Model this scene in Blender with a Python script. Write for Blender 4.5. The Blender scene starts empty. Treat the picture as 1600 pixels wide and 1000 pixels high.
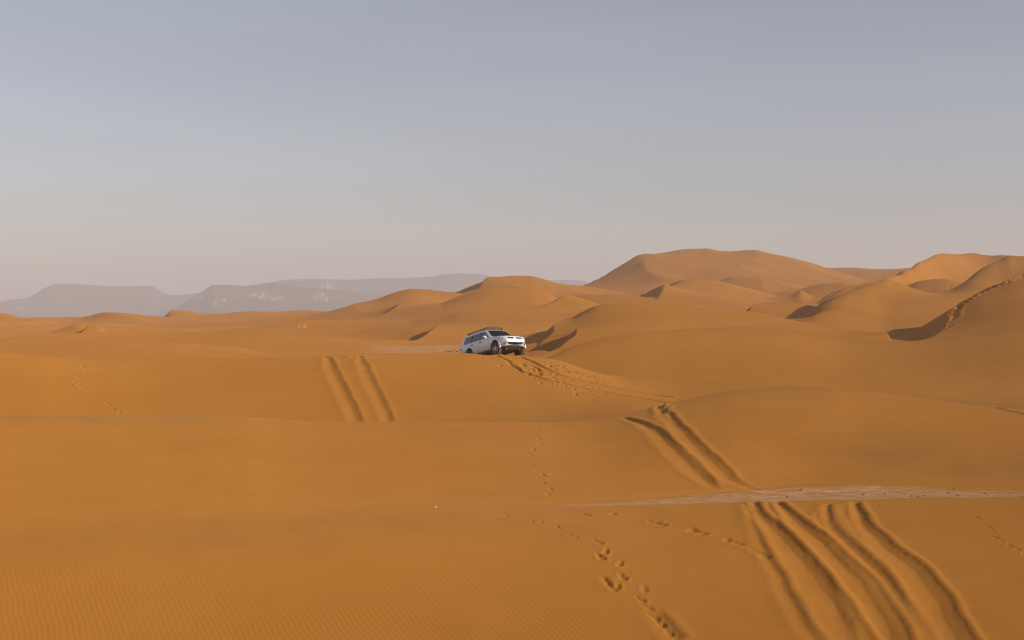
import bpy, bmesh, math, random
import numpy as np
from mathutils import Vector, Matrix

C = bpy.context.scene.collection
R = math.radians
F = 2222.0          # focal length in photograph pixels (50 mm on a 36 mm sensor, 1600 px wide)
HOR = 480.0         # eye level row
SUN_EL, SUN_AZ = R(23.5), R(-22.0)      # azimuth measured from +x (right of the view) towards +y (away)

# ---------------------------------------------------------------- helpers
def pchip(pts):
    """shape preserving cubic through (x, y) points, clamped at both ends"""
    p = np.array(sorted(pts), float); x, y = p[:, 0], p[:, 1]
    n = len(x)
    if n == 1: return lambda q: np.full(np.shape(q), y[0])
    h = np.diff(x); dl = np.diff(y) / h
    m = np.zeros(n); m[0], m[-1] = dl[0], dl[-1]
    for i in range(1, n - 1):
        if dl[i-1] * dl[i] > 0:
            w1, w2 = 2*h[i] + h[i-1], h[i] + 2*h[i-1]
            m[i] = (w1 + w2) / (w1/dl[i-1] + w2/dl[i])
    def f(q):
        q = np.clip(np.asarray(q, float), x[0], x[-1])
        i = np.clip(np.searchsorted(x, q, side='right') - 1, 0, n - 2)
        t = (q - x[i]) / h[i]
        return (y[i]*(1+2*t)*(1-t)**2 + h[i]*m[i]*t*(1-t)**2 + y[i+1]*t*t*(3-2*t) + h[i]*m[i+1]*t*t*(t-1))
    return f

def as_curve(v):
    return pchip(v) if isinstance(v, (list, tuple)) else (lambda q: np.full(np.shape(q), float(v)))

def smax(a, b, k):
    h = np.maximum(k - np.abs(a - b), 0.0) / k
    return np.maximum(a, b) + h*h*k*0.25

def vnoise(x, y, seed=0):
    """gradient noise on arrays, about -0.7 .. 0.7"""
    x0, y0 = np.floor(x), np.floor(y)
    fx, fy = x - x0, y - y0
    x0 = x0.astype(np.int64); y0 = y0.astype(np.int64)
    def g(ix, iy, dx, dy):
        h = (ix*374761393 + iy*668265263 + seed*1442695041) & 0xffffffff
        h = ((h ^ (h >> 13)) * 1274126177) & 0xffffffff
        a = ((h ^ (h >> 16)) & 0xffff) * (2*math.pi/65536.0)
        return np.cos(a)*dx + np.sin(a)*dy
    ux = fx*fx*fx*(fx*(fx*6-15)+10); uy = fy*fy*fy*(fy*(fy*6-15)+10)
    a = g(x0, y0, fx, fy); b = g(x0+1, y0, fx-1, fy)
    c = g(x0, y0+1, fx, fy-1); d = g(x0+1, y0+1, fx-1, fy-1)
    return (a*(1-ux)+b*ux)*(1-uy) + (c*(1-ux)+d*ux)*uy

def tag(o, label=None, cat=None, group=None, kind=None):
    if label: o['label'] = label
    if cat: o['category'] = cat
    if group: o['group'] = group
    if kind: o['kind'] = kind
    return o

# ---------------------------------------------------------------- the dune sheet
QS = 1.0     # grid fineness
us = np.concatenate([np.arange(-1800, -60, 24), np.arange(-60, 1660, 1.5/QS), np.arange(1660, 3400, 24)])
def seg(a, b, st): return np.arange(a, b, st/QS)
ds = np.concatenate([np.arange(-60, 20, 2.0), seg(20, 29, .25), seg(29, 46, .06), seg(46, 68, .085), seg(68, 88, .085),
                     seg(88, 112, .16), seg(112, 138, .2), seg(138, 200, .45), 200*1.006**np.arange(0, int(190*QS)), ])
ds = np.concatenate([ds, ds[-1]*1.03**np.arange(1, 80)])
ds = ds[ds < 6500]
U = us[:, None]; D = ds[None, :]
X = (U - 800)/F*np.maximum(D, 20.0); Y = np.broadcast_to(D, X.shape)
nu, nd = X.shape

FD = [-60, 22, 29, 36, 41, 45, 48, 56, 66, 74, 80, 90, 110, 150, 250, 500, 1000, 2500, 7000]
FT = {  -700: [-7.9, -7.9, -7.7, -6.5, -6.05, -5.97, -5.99, -6.1, -6.2, -6.0, -5.6, -4.7, -4.2, -4.2, -4.0, -4.2, -10, -30, -75],
         500: [-7.9, -7.9, -7.7, -6.5, -6.05, -5.97, -5.99, -6.1, -6.2, -6.0, -5.6, -4.7, -4.2, -4.2, -4.0, -4.2, -10, -30, -75],
         820: [-7.9, -7.9, -7.7, -6.5, -6.05, -5.97, -5.99, -6.1, -6.0, -5.6, -5.2, -4.7, -4.2, -4.2, -4.0, -4.2, -10, -30, -75],
        1000: [-7.9, -7.9, -7.7, -6.5, -6.05, -5.97, -5.99, -6.0, -5.2, -4.6, -4.3, -4.4, -4.2, -4.2, -4.0, -4.2, -10, -30, -75],
        1200: [-7.9, -7.9, -7.7, -6.5, -6.05, -5.97, -5.98, -5.7, -4.8, -4.35, -4.2, -4.3, -4.2, -4.2, -4.0, -4.2, -10, -30, -75],
        2300: [-7.9, -7.9, -7.7, -6.5, -6.05, -5.97, -5.98, -5.6, -4.8, -4.4, -4.2, -4.3, -4.2, -4.2, -4.0, -4.2, -10, -30, -75]}
_fu = sorted(FT); _fc = [pchip(list(zip(FD, FT[k]))) for k in _fu]
def floor_z(u, d):
    u, d = np.broadcast_arrays(u, d)
    v = [f(d) for f in _fc]
    out = v[0].copy()
    for i in range(len(_fu)-1):
        t = np.clip((u - _fu[i])/(_fu[i+1]-_fu[i]), 0, 1); t = t*t*(3-2*t)
        out = out*(1-t) + v[i+1]*t
    return out

H = floor_z(U, D)
# the tall dune the photographer stands on
H = smax(H, -1.65 - 0.36*(np.sqrt(D**2 + 16) - 4) + 0*U, 0.8)

_I = (us > -58) & (us < 1658)
def sm(v, px):
    """gaussian smoothing along the dense columns"""
    n = int(px/(us[_I][1]-us[_I][0])*3); k = np.exp(-.5*(np.arange(-n, n+1)/(n/3))**2); k /= k.sum()
    o = v.copy(); w = v[_I]
    o[_I] = np.convolve(np.concatenate([np.full(n, w[0]) , w, np.full(n, w[-1])]), k, 'valid')
    return o

def dune(crest, depth, foot, r=4.0, back=.2, rb=3.0, flank=.22, k=None, rise=None, rl=18.0, sw=55, cap=2.0, eb=.5):
    """one dune: crest line (photo column, row) at its depth, straight rounded front down to the foot, slope behind"""
    global H
    cr = pchip(crest)(us); dc = as_curve(depth)(us)
    zc = -(cr - HOR)/F*dc
    lo, hi = min(p[0] for p in crest), max(p[0] for p in crest)
    out = np.maximum(lo - us, 0) + np.maximum(us - hi, 0)
    zc = zc - flank*(np.sqrt((out/F*dc)**2 + 9) - 3)
    df = as_curve(foot)(us)
    df = np.where(df < 0, dc + df, df)
    zf = floor_z(us, df)
    dc, df, zc, zf = sm(dc, 9), sm(df, 14), sm(zc, 2.2), sm(zf, 14)
    L = np.maximum(dc - df, 1.0)
    sf = np.maximum((zc - zf)/(np.sqrt(L*L + r*r) - r), 0.05)
    sf = sm(sf, 16)
    t = dc[:, None] - D
    # lower down the front the outline of the crest fades out, so slopes stay smooth sideways
    e = np.clip(t/(eb*L[:, None]), 0, 1); e = e*e*(3-2*e)
    if np.mean(dc[_I]) > 95:
        zs = sm(np.minimum(sm(zc, sw), zc + cap), 25)
        ss = sm(np.maximum((zs - zf)/(np.sqrt(L*L + r*r) - r), 0.05), 16)
    else: zs, ss = zc, sf
    h_ = np.sqrt(t*t + r*r) - r
    front = (zc[:, None] - sf[:, None]*h_)*(1-e) + (zs[:, None] - ss[:, None]*h_)*e
    front = front - .3*np.maximum(t - L[:, None], 0)
    bk = zc[:, None] - back*(np.sqrt(t*t + rb*rb) - rb)
    if rise is not None:        # ground that climbs on behind the crest line
        e = np.clip(-t/rl, 0, 1)
        bk = bk + as_curve(rise)(us)[:, None]*e*e*(3-2*e)
    z = np.where(t >= 0, front, bk)
    kk = k if k else 0.0045*np.maximum(D, 40)
    H = smax(H, z, kk + 0*U)

# near to far; columns and rows of every crest come from the photograph, depths from the sizes of the tracks and the car
dune([(-700, 850), (0, 826), (200, 817), (400, 809), (640, 801), (840, 796), (1000, 791), (1160, 786), (1400, 781), (1600, 779), (2300, 770)],
     [(0, 38.5), (800, 40.5), (1600, 42.5)], 29, r=4, back=.12, rb=1.2, k=.12)
dune([(-700, 645), (0, 650), (200, 650), (300, 650), (380, 652), (440, 657), (500, 660), (640, 661), (760, 662), (860, 662), (920, 658), (960, 652),
      (1000, 643), (1040, 633), (1100, 620), (1150, 611), (1200, 606.5), (1250, 605), (1290, 606.5), (1350, 612), (1420, 620), (1500, 630), (1600, 641), (2300, 690)],
     [(0, 58), (800, 60), (1200, 64), (1600, 62)], [(0, 39.5), (600, 41), (840, 43), (1100, 46), (1300, 48.5), (1600, 47.5)], r=5, back=.2, rb=2.0, k=.3)
dune([(-700, 548), (0, 553), (60, 555), (110, 560), (160, 563), (230, 564), (300, 562), (420, 558), (500, 555), (560, 553), (640, 552), (720, 551.5),
      (770, 553), (822, 557), (850, 559), (880, 565), (920, 578), (960, 590), (1010, 604), (1080, 622)],
     [(0, 78), (700, 80.6), (790, 80.6), (840, 80.6), (1000, 78)], [(0, 62), (800, 64), (1000, 66)], r=4, back=.24, rb=1.4, k=.4)
# broad smooth dune at the right, its ridge climbing out of the picture
dune([(790, 590), (830, 569), (860, 557), (880, 548), (900, 540), (930, 531), (960, 525), (1000, 520), (1050, 516), (1100, 513), (1180, 511), (1240, 512),
      (1290, 514), (1325, 513), (1360, 509), (1400, 503), (1450, 500), (1484, 496), (1540, 469), (1600, 444), (1700, 414), (2300, 310)],
     [(790, 84), (900, 95), (1000, 100), (1100, 104), (1240, 109), (1325, 117), (1400, 121), (1484, 125), (1540, 130), (1600, 136), (1700, 150), (2300, 220)],
     [(800, 72), (920, 74), (1200, 74.5), (1600, 74)], r=9, back=.2, rb=5, k=.4, sw=60, cap=9)
dune([(740, 536), (800, 527), (840, 519), (870, 511), (893, 504), (910, 493), (935, 480), (960, 475), (1000, 472), (1060, 473), (1120, 478), (1180, 485), (1240, 497), (1290, 508)],
     152, 108, r=12, back=.2, rb=7)
# low dunes behind the car, left
dune([(-700, 536), (0, 540), (60, 538), (140, 534), (200, 534.5), (260, 534.5), (310, 538), (372, 542.5), (391, 547), (426, 549), (470, 547), (538, 549), (600, 553), (700, 556)],
     118, 105, r=3, back=.14, rb=2)
dune([(60, 526), (150, 522.5), (250, 521), (351, 520), (417, 521), (466, 525), (538, 529), (570, 532), (605, 531), (650, 532.5), (689, 534), (719, 531), (760, 528), (800, 531)],
     150, 134, r=4, back=.1, rb=2.5)
dune([(60, 530), (85, 525), (105, 521), (125, 515), (140, 511), (150, 511), (165, 518), (180, 525), (205, 531)], 180, 158, r=3, back=.3, rb=2, k=.3)
dune([(70, 521), (85, 516), (105, 510), (122, 506), (135, 508), (170, 515)], 225, 200, r=4, back=.3, rb=2, k=.4)
dune([(640, 505), (665, 498), (690, 493), (720, 486), (745, 484), (770, 484), (800, 484), (850, 486), (890, 489), (940, 489), (990, 494)], 205, 155, r=8, back=.16, rb=6)
dune([(400, 512), (450, 507), (520, 503), (600, 501), (660, 503)], 230, 195, r=5, back=.1, rb=4)
dune([(690, 478), (720, 466), (745, 457), (765, 452), (790, 450), (830, 451), (850, 455), (868, 463), (880, 470), (900, 482)], 270, 215, r=9, back=.25, rb=5)
dune([(430, 497), (490, 492), (530, 485), (560, 478), (590, 470), (610, 462), (630, 456), (645, 454), (670, 456), (690, 458.5), (720, 462), (760, 472)],
     320, 235, r=14, back=.2, rb=9)
dune([(650, 470), (690, 460), (712, 456), (730, 449), (750, 442), (765, 438), (790, 436), (800, 434), (830, 433), (850, 436), (870, 441), (900, 444.5), (940, 452), (980, 460)],
     400, 300, r=14, back=.2, rb=9)
dune([(780, 480), (820, 476), (850, 473), (880, 474), (915, 478), (950, 484)], 215, 170, r=8, back=.14, rb=6)
# left skyline dunes
dune([(-700, 470), (-200, 476), (-60, 484), (0, 489.5), (18, 492), (35, 496.5), (70, 498), (110, 499), (125, 497.5), (140, 494), (155, 489), (170, 486.5), (195, 487.5), (225, 491), (250, 494), (290, 498)],
     390, 290, r=14, back=.2, rb=9)
dune([(240, 499), (255, 494), (262, 490), (267, 487), (278, 486), (300, 488), (320, 491), (350, 490), (370, 487), (395, 485), (430, 486), (450, 485), (470, 483.5), (500, 485), (560, 489)],
     460, 330, r=14, back=.2, rb=9)
# big dune at the back right
dune([(860, 456), (900, 447), (920, 442), (940, 434), (960, 423.5), (985, 410), (1000, 403), (1012, 400), (1040, 397), (1070, 391), (1090, 389), (1105, 389), (1120, 391),
      (1150, 393.5), (1180, 392.5), (1200, 396), (1240, 405), (1265, 411), (1285, 417), (1310, 424), (1350, 436)],
     [(860, 500), (1012, 540), (1100, 560), (1350, 560)], 390, r=22, back=.1, rb=10)
dune([(1120, 436), (1160, 431), (1195, 425), (1225, 419), (1290, 418), (1400, 420), (1440, 420), (1500, 424)], 640, 560, r=20, back=.2, rb=14)
dune([(1160, 494), (1225, 484), (1268, 478), (1300, 466), (1325, 455), (1345, 447.5), (1380, 436), (1405, 427), (1425, 419), (1440, 410.5), (1460, 402.5), (1475, 399), (1500, 397), (1520, 399), (1545, 402.5), (1570, 400), (1600, 402), (1700, 398), (2000, 420)],
     [(1160, 215), (1268, 238), (1345, 275), (1425, 320), (1475, 360), (1540, 385), (1700, 390)], [(1160, 190), (1268, 205), (1340, 235), (1425, 290), (1700, 310)], r=14, back=.06, rb=9)
dune([(1180, 512), (1236, 506), (1262, 501), (1280, 490), (1310, 474), (1340, 460), (1365, 448), (1385, 441), (1400, 445), (1430, 454), (1470, 463), (1520, 470)], [(1180, 160), (1236, 172), (1262, 178), (1280, 183), (1310, 192), (1340, 202), (1400, 215), (1520, 215)], [(1180, 132), (1400, 160), (1520, 160)], r=10, back=.13, rb=4, rise=[(1180, 0), (1236, 3.2), (1310, 3.6), (1350, 2.6), (1385, .6), (1410, 0), (1500, 0)], rl=20, sw=45, cap=.5)
dune([(1400, 474), (1440, 472), (1475, 466), (1500, 455), (1530, 433), (1560, 414), (1580, 405), (1600, 406), (1700, 390), (2000, 380)], [(1400, 200), (1446, 207), (1475, 215), (1500, 226), (1530, 240), (1580, 258), (1700, 260)], 165, r=10, back=.03, rb=4, rise=[(1400, 0), (1440, 1.2), (1530, 1.5), (1565, .6), (1585, 0), (1700, 0)], rl=22)
dune([(1395, 462), (1420, 447), (1440, 440), (1470, 438), (1500, 444), (1530, 455)], 300, 262, r=8, back=.2, rb=6)
dune([(1005, 468), (1030, 456), (1050, 447), (1065, 441), (1085, 437.5), (1110, 438), (1140, 443), (1170, 452), (1200, 460), (1240, 470)], 330, 240, r=9, back=.3, rb=4)
dune([(1060, 452), (1120, 437), (1150, 430), (1190, 431), (1230, 438), (1270, 448)], 430, 370, r=12, back=.2, rb=9)
dune([(1245, 452), (1270, 445), (1290, 442), (1312, 441.5), (1335, 445), (1360, 452)], 370, 300, r=9, back=.2, rb=6)
dune([(1226, 461), (1240, 456), (1251, 450), (1262, 456), (1272, 460)], 310, 302, r=1.0, back=.55, rb=.8, k=.4)
dune([(1160, 492), (1190, 483), (1215, 476), (1245, 473.5), (1265, 475), (1290, 484)], 230, 180, r=8, back=.2, rb=5)
dune([(880, 470), (930, 462), (970, 456), (1010, 455), (1050, 462), (1090, 472)], 300, 240, r=9, back=.14, rb=7)

# undulation at several scales, growing with distance
amp = np.clip((D - 30)/60, 0.12, 1)
far = np.clip((D - 95)/120, 0, 1)
H = H + vnoise(X/13, Y/17, 3)*0.10*amp*np.clip(1.6-D/140, .25, 1) + vnoise(X/3.1, Y/4.7, 5)*0.012
H = H + far*(vnoise(X/46, Y/60, 11)*0.9 + vnoise(X/21, Y/27, 12)*0.35)
_q = np.clip((D - 170)/120, 0, 1)
_rx, _ry = X + .45*Y + 14*vnoise(X/50, Y/60, 61), Y - .3*X
H = H + _q*.8*((1 - 2.0*np.abs(vnoise(_rx/34, _ry/75, 62)))**2 - .45)
H = H + np.clip((D-1200)/800, 0, 1)*vnoise(X/260, Y/300, 14)*2.0

def rows(): return HOR - H/np.maximum(D, 1.0)*F

def unproject(pts, dmin=28.0, rg=None):
    """points of the visible sheet at (column, row)"""
    rg = rows() if rg is None else rg
    j0 = np.searchsorted(ds, dmin)
    out = []
    for pt in pts:
        u, v = pt[0], pt[1]
        if len(pt) > 2:
            out.append(((u - 800)/F*pt[2], pt[2])); continue
        c = int(np.argmin(np.abs(us - u)))
        hit = rg[c, j0:] <= v
        j = j0 + int(np.argmax(hit)) if hit.any() else nd - 1
        j = max(j, j0 + 1)
        a, b = rg[c, j-1], rg[c, j]
        t = 0 if abs(a-b) < 1e-9 else min(max((a - v)/(a - b), 0), 1)
        d = ds[j-1] + (ds[j]-ds[j-1])*t
        out.append(((u - 800)/F*d, d))
    return np.array(out)

def resample(P, step):
    P = np.asarray(P, float)
    s = np.concatenate([[0], np.cumsum(np.hypot(*np.diff(P, axis=0).T))])
    n = max(int(s[-1]/step), 2)
    q = np.linspace(0, s[-1], n)
    fx, fy = pchip(list(zip(s + np.arange(len(s))*1e-9, P[:, 0]))), pchip(list(zip(s + np.arange(len(s))*1e-9, P[:, 1])))
    return np.stack([fx(q), fy(q)], 1), q

def window(P, pad):
    """index block of the grid that holds the points"""
    d0, d1 = P[:, 1].min() - pad, P[:, 1].max() + pad
    j0, j1 = np.searchsorted(ds, d0), np.searchsorted(ds, d1)
    dn = max(d0, 20)
    ua = 800 + np.minimum((P[:, 0].min() - pad)/dn, (P[:, 0].min() - pad)/d1)*F
    ub = 800 + np.maximum((P[:, 0].max() + pad)/dn, (P[:, 0].max() + pad)/d1)*F
    i0, i1 = np.searchsorted(us, ua), np.searchsorted(us, ub)
    return slice(max(i0-1, 0), i1+1), slice(max(j0-1, 0), j1+1)

def field(P, x, y):
    """signed distance (left positive) to a polyline and arc length of the nearest point"""
    best = np.full(x.shape, 1e9); sd = np.zeros(x.shape); sl = np.zeros(x.shape)
    s0 = 0.0
    for a, b in zip(P[:-1], P[1:]):
        v = b - a; L = math.hypot(*v)
        if L < 1e-9: continue
        t = np.clip(((x-a[0])*v[0] + (y-a[1])*v[1])/(L*L), 0, 1)
        dx, dy = x-a[0]-t*v[0], y-a[1]-t*v[1]
        d = np.hypot(dx, dy)
        m = d < best
        best = np.where(m, d, best)
        sd = np.where(m, np.where(v[0]*dy - v[1]*dx >= 0, d, -d), sd)
        sl = np.where(m, s0 + t*L, sl)
        s0 += L
    return sd, sl, s0

def hollow(pix, depth, reach, lift=0.0, lw=3.0, taper=(.3, .3), dmin=28, slope=.64, world=None, soft=False):
    """slip face: the sand left of the crest line drops at its angle of rest, then eases back to the old surface"""
    global H
    P = unproject(pix, dmin) if world is None else np.array(world, float)
    s_pt = np.concatenate([[0], np.cumsum(np.hypot(*np.diff(P, axis=0).T))]); s_pt = s_pt/s_pt[-1] + np.arange(len(P))*1e-9
    P, _ = resample(P, max(1.0, reach/25))
    I, J = window(P, reach*1.15)
    x, y = X[I, J], Y[I, J]
    t, s, L = field(P, x, y)
    q = s/L
    w = np.clip(q/max(taper[0], 1e-3), 0, 1)*np.clip((1-q)/max(taper[1], 1e-3), 0, 1)
    w = w*w*(3-2*w)
    if lift == 'fit':
        lift = [0.0 if len(p) < 3 else max(0.0, float(HOR - H[np.argmin(np.abs(us-p[0])), np.searchsorted(ds, p[2])]/p[2]*F - p[1])/F*p[2]) for p in pix]
    if isinstance(lift, list): Dm, Lf = pchip(list(zip(s_pt, depth)))(q), pchip(list(zip(s_pt, lift)))(q); w = np.ones_like(q)
    else: Dm, Lf = depth*w, lift*w
    full = Dm + Lf
    t1 = np.maximum(full/slope, 1e-3)
    tt = np.maximum(t, 0)
    drop = np.minimum(tt*slope, full) if not soft else full*(1 - np.exp(-tt*slope/np.maximum(full, 1e-3)*1.2))
    e = np.clip((tt - t1)/np.maximum(reach*(.35+.65*w) - t1, .1), 0, 1)
    back = Dm*e*e*(3-2*e)
    h = H[I, J] + np.where(t > 0, Lf - drop + back, Lf*np.exp(t/lw))
    H[I, J] = h

def bowl(pix, lw=3.5, dmin=84):
    """sharp ridge with a wide floor lying in its lee"""
    global H
    P0 = unproject(pix, dmin)
    zt = np.array([-(p[1]-HOR)/F*d for p, d in zip(pix, P0[:, 1])])
    zb = np.array([float(H[np.argmin(np.abs(us-p[0])), np.searchsorted(ds, d)]) for p, d in zip(pix, P0[:, 1])])
    s0 = np.concatenate([[0], np.cumsum(np.hypot(*np.diff(P0, axis=0).T))]); s0 = s0/s0[-1]
    P, _ = resample(P0, .5)
    I, J = window(P, 40)
    x, y = X[I, J], Y[I, J]
    t, s, L = field(P, x, y); q = s/L
    lf = np.maximum(pchip(list(zip(s0, zt - zb)))(q), 0)*np.clip((1-q)/.08, 0, 1)
    cz = pchip(list(zip(s0, zt)))(q)
    h = H[I, J] + lf*np.exp(-np.abs(t)/lw)
    fl = BOWL_Z + .006*(y - 104) + .085*np.maximum(y - 123, 0)**1.05 + .05*np.maximum(25.0 - x, 0)
    h2 = np.minimum(h, smax(cz - .62*t, fl + 0*t, .35))
    ok = np.clip((q - .004)/.02, 0, 1)*np.clip((.985 - q)/.05, 0, 1)
    H[I, J] = np.where(t > 0, h*(1-ok) + h2*ok, h)
BOWL_Z = -2.68

if True:
    # the great hollow under the footprint ridge
    bowl([(1318, 525), (1345, 529), (1370, 532), (1400, 533.5), (1430, 532.5), (1450, 528.5), (1468, 520), (1479, 508), (1484, 497, 113), (1487, 485, 118), (1510, 468, 124), (1540, 452, 129), (1575, 438, 133), (1600, 428, 136), (1640, 416, 141), (1720, 400, 155)])
    hollow([(832, 553), (845, 552.5), (860, 551.5), (876, 548), (890, 541), (899, 535), (901, 527), (904, 519), (908, 513, 131)], 1.0, 13, lift=.6, lw=4, taper=(.35, .2), dmin=96)
    hollow([(818, 534, 128), (845, 533, 130), (860, 531, 132), (866, 527, 134), (864, 519, 138), (870, 512, 142), (882, 507, 147), (893, 503, 152), (903, 498, 156)], .6, 12, lift=.65, lw=5, taper=(.4, .3))
    hollow([(628, 529, 158), (650, 527.5, 160), (668, 523, 164), (676, 517, 168), (683, 510, 174), (692, 503, 182)], .6, 16, lift=.7, lw=5, taper=(.4, .3))
    hollow([(1236, 498, 173), (1250, 499, 176), (1262, 498.5, 179), (1268, 490, 181), (1280, 479, 184), (1310, 462.5, 193), (1340, 450, 203), (1370, 441.5, 210), (1390, 439, 214)], [0, .4, .8, 1.0, 1.0, .9, .7, .3, 0], 15, lift='fit', lw=8)
    hollow([(1262, 479, 230), (1272, 477, 235), (1300, 465, 252), (1322, 455, 264), (1345, 446.5, 275), (1380, 437, 290), (1425, 421, 310)], 1.2, 22, lift=.9, lw=8, taper=(.2, .2), slope=.5)
    hollow([(1446, 463, 208), (1458, 463.5, 209), (1468, 462, 212), (1485, 453, 220), (1500, 445, 226), (1530, 422, 240), (1560, 407, 252), (1580, 402.5, 258)], [0, .4, .9, 1.1, 1.1, 1.0, .5, 0], 17, lift='fit', lw=9)
    hollow([(1016, 463, 280), (1030, 464, 283), (1036, 460, 288), (1044, 453, 300), (1050, 448, 310), (1066, 441, 325)], 1.6, 24, lift=1.4, lw=8, taper=(.3, .3))
    hollow([(820, 479, 208), (850, 478, 208), (880, 475, 212), (905, 469, 222), (930, 464, 235)], 1.8, 26, lift=1.3, lw=7, taper=(.3, .3))
    hollow([(845, 470, 280), (865, 464, 290), (880, 461, 300), (905, 462, 320)], 2.2, 32, lift=1.4, lw=9, taper=(.3, .3))
    hollow([(1120, 434, 470), (1050, 437, 468), (1020, 430, 478), (1004, 418, 500), (1010, 408, 515)], 1.6, 50, lift=.6, lw=14, taper=(.4, .3), soft=True, slope=.3)
    hollow([(900, 447, 500), (925, 441, 505), (945, 431, 510), (965, 421, 518), (990, 408, 528), (1012, 400, 540)], 1.0, 30, lift=.8, lw=14, taper=(.2, .3))
    hollow([(425, 503, 260), (445, 512, 225), (462, 512, 220), (475, 505, 235), (490, 500, 255)], .8, 26, lift=.4, lw=8, taper=(.3, .3))
    hollow([(250, 495, 440), (259, 493.5, 444), (264, 490, 452), (268, 487.5, 462)], 1.6, 30, lift=.8, lw=9, taper=(.2, .2))
    hollow([(85, 519, 165), (110, 521, 166), (130, 515.5, 174), (148, 511, 182)], .4, 14, lift=.5, lw=6, taper=(.3, .2))
    hollow([(1120, 452, 335), (1145, 451, 338), (1160, 446, 350), (1185, 440, 365)], 1.6, 26, lift=1.2, lw=8, taper=(.3, .3))
    hollow([(1140, 489, 205), (1165, 488, 207), (1180, 483, 215), (1205, 477, 228)], 1.4, 22, lift=1.0, lw=7, taper=(.3, .3))
    hollow([(560, 493, 262), (600, 492, 265), (630, 484, 285), (660, 476, 305)], 1.2, 36, lift=.8, lw=12, taper=(.35, .35), soft=True, slope=.4)
    hollow([(748, 449, 375), (756, 446, 385), (764, 440, 400)], 1.0, 25, lift=.8, lw=8, taper=(.3, .3))

BASE_ROWS = rows()

# ---------------------------------------------------------------- where the car stands: nose up on the crest, sand packed under its wheels
CAR_YAW, CAR_PITCH, CAR_ROLL = R(-57.0), R(-11.0), R(-3.0)
_rot = Matrix.Rotation(CAR_YAW, 4, 'Z') @ Matrix.Rotation(CAR_PITCH, 4, 'Y') @ Matrix.Rotation(CAR_ROLL, 4, 'X')
_hub = Vector(((775.8-800)/F*79.8, 79.8, -(544.9-HOR)/F*79.8))
CAR_M = Matrix.Translation(_hub - (_rot @ Vector((1.4, -.76, .385)))) @ _rot
def pack_sand():
    inv = np.array(CAR_M.inverted()); m = np.array(CAR_M)
    P = np.array([[m[0, 3], m[1, 3]]])
    I, J = window(P, 5.0)
    x, y = X[I, J], Y[I, J]
    # height of the car's ground plane over each point, in its own frame
    n = m[:3, 2]; o = m[:3, 3]
    zp = o[2] - (n[0]*(x - o[0]) + n[1]*(y - o[1]))/n[2]
    lx = inv[0, 0]*x + inv[0, 1]*y + inv[0, 2]*zp + inv[0, 3]
    ly = inv[1, 0]*x + inv[1, 1]*y + inv[1, 2]*zp + inv[1, 3]
    q = np.hypot(np.maximum(np.maximum(-2.0 - lx, lx - 1.15), 0), np.maximum(np.abs(ly) - .75, 0))
    w = np.clip(1 - q/.9, 0, 1); w = w*w*(3-2*w)
    h = H[I, J]
    h = h*(1-w) + (zp + .02)*w
    for wx in (1.4, -1.4):
        for wy in (.76, -.76):
            g = np.exp(-(((lx-wx)/.42)**2 + ((ly-wy)/.3)**2)**2)
            h = h*(1-g) + (zp + .035)*g
    H[I, J] = h
pack_sand()
BASE_ROWS = rows()

# ---------------------------------------------------------------- wheel ruts and footprints, pressed into the sheet
rng = np.random.RandomState(7)
DISP = np.zeros_like(H)          # kept apart so that later prints are placed on the untouched surface
CHURN = np.zeros_like(H)

def rut(pix, depth=.14, left=.55, right=.22, berm=.03, wob=.05, grow=None, fade=(.03, .05), dmin=28, seed=1, ext=None):
    """rut of one wheel: gentle slumped left side, steep right wall, a low berm outside it"""
    P = unproject(pix, dmin, BASE_ROWS)
    if ext is not None: P = np.vstack([P, np.array(ext, float)])
    P, _ = resample(P, .25)
    I, J = window(P, left*3 + 1.2)
    x, y = X[I, J], Y[I, J]
    t, s, L = field(P, x, y)
    t = t + wob*vnoise(s*.8, s*0 + seed*7.7, seed)*2 + wob*.38*vnoise(s*6.5, s*0 + seed*3.1, seed+3)*2
    q = s/L
    w = np.clip(q/max(fade[0], 1e-3), 0, 1)*np.clip((1-q)/max(fade[1], 1e-3), 0, 1)
    g = as_curve(grow)(q) if grow is not None else 1.0
    dp = depth*w*(.9 + .25*vnoise(s*.6, s*0 + 2.2, seed+9))
    l, r_ = left*g, right*g
    # orientation: travelling towards the camera, the wall on the observer's right lies on the left of travel
    a = np.where(t > 0, np.clip(1 - t/r_, 0, 1), np.clip(1 + t/l, 0, 1))
    a = np.where(t > 0, a**0.9, a*a*(3-2*a))
    b = berm*w*np.exp(-((t - r_ - .10)/.12)**2) + .6*berm*w*np.exp(-((t + l + .05)/.16)**2)
    DISP[I, J] = np.minimum(DISP[I, J], 0)*0 + DISP[I, J] - dp*a*g**.5 + b
    CHURN[I, J] = np.maximum(CHURN[I, J], w*np.clip(1.25 - np.abs(t)/(l+.2), 0, 1))

def dent(P, rx=.13, ry=.2, depth=.07, ang=0.0, rim=.35):
    x0, y0 = P
    I, J = window(np.array([[x0, y0]]), max(rx, ry)*3.2)
    if I.stop - I.start < 2: return
    x, y = X[I, J] - x0, Y[I, J] - y0
    a, b = (x*math.cos(ang) + y*math.sin(ang))/rx, (-x*math.sin(ang) + y*math.cos(ang))/ry
    r2 = a*a + b*b
    DISP[I, J] += -depth*np.exp(-r2**1.4) + depth*rim*np.exp(-((np.sqrt(r2) - 1.55)/.42)**2)*(.6 + .4*np.sin(2*np.arctan2(b, a) + x0))

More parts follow.
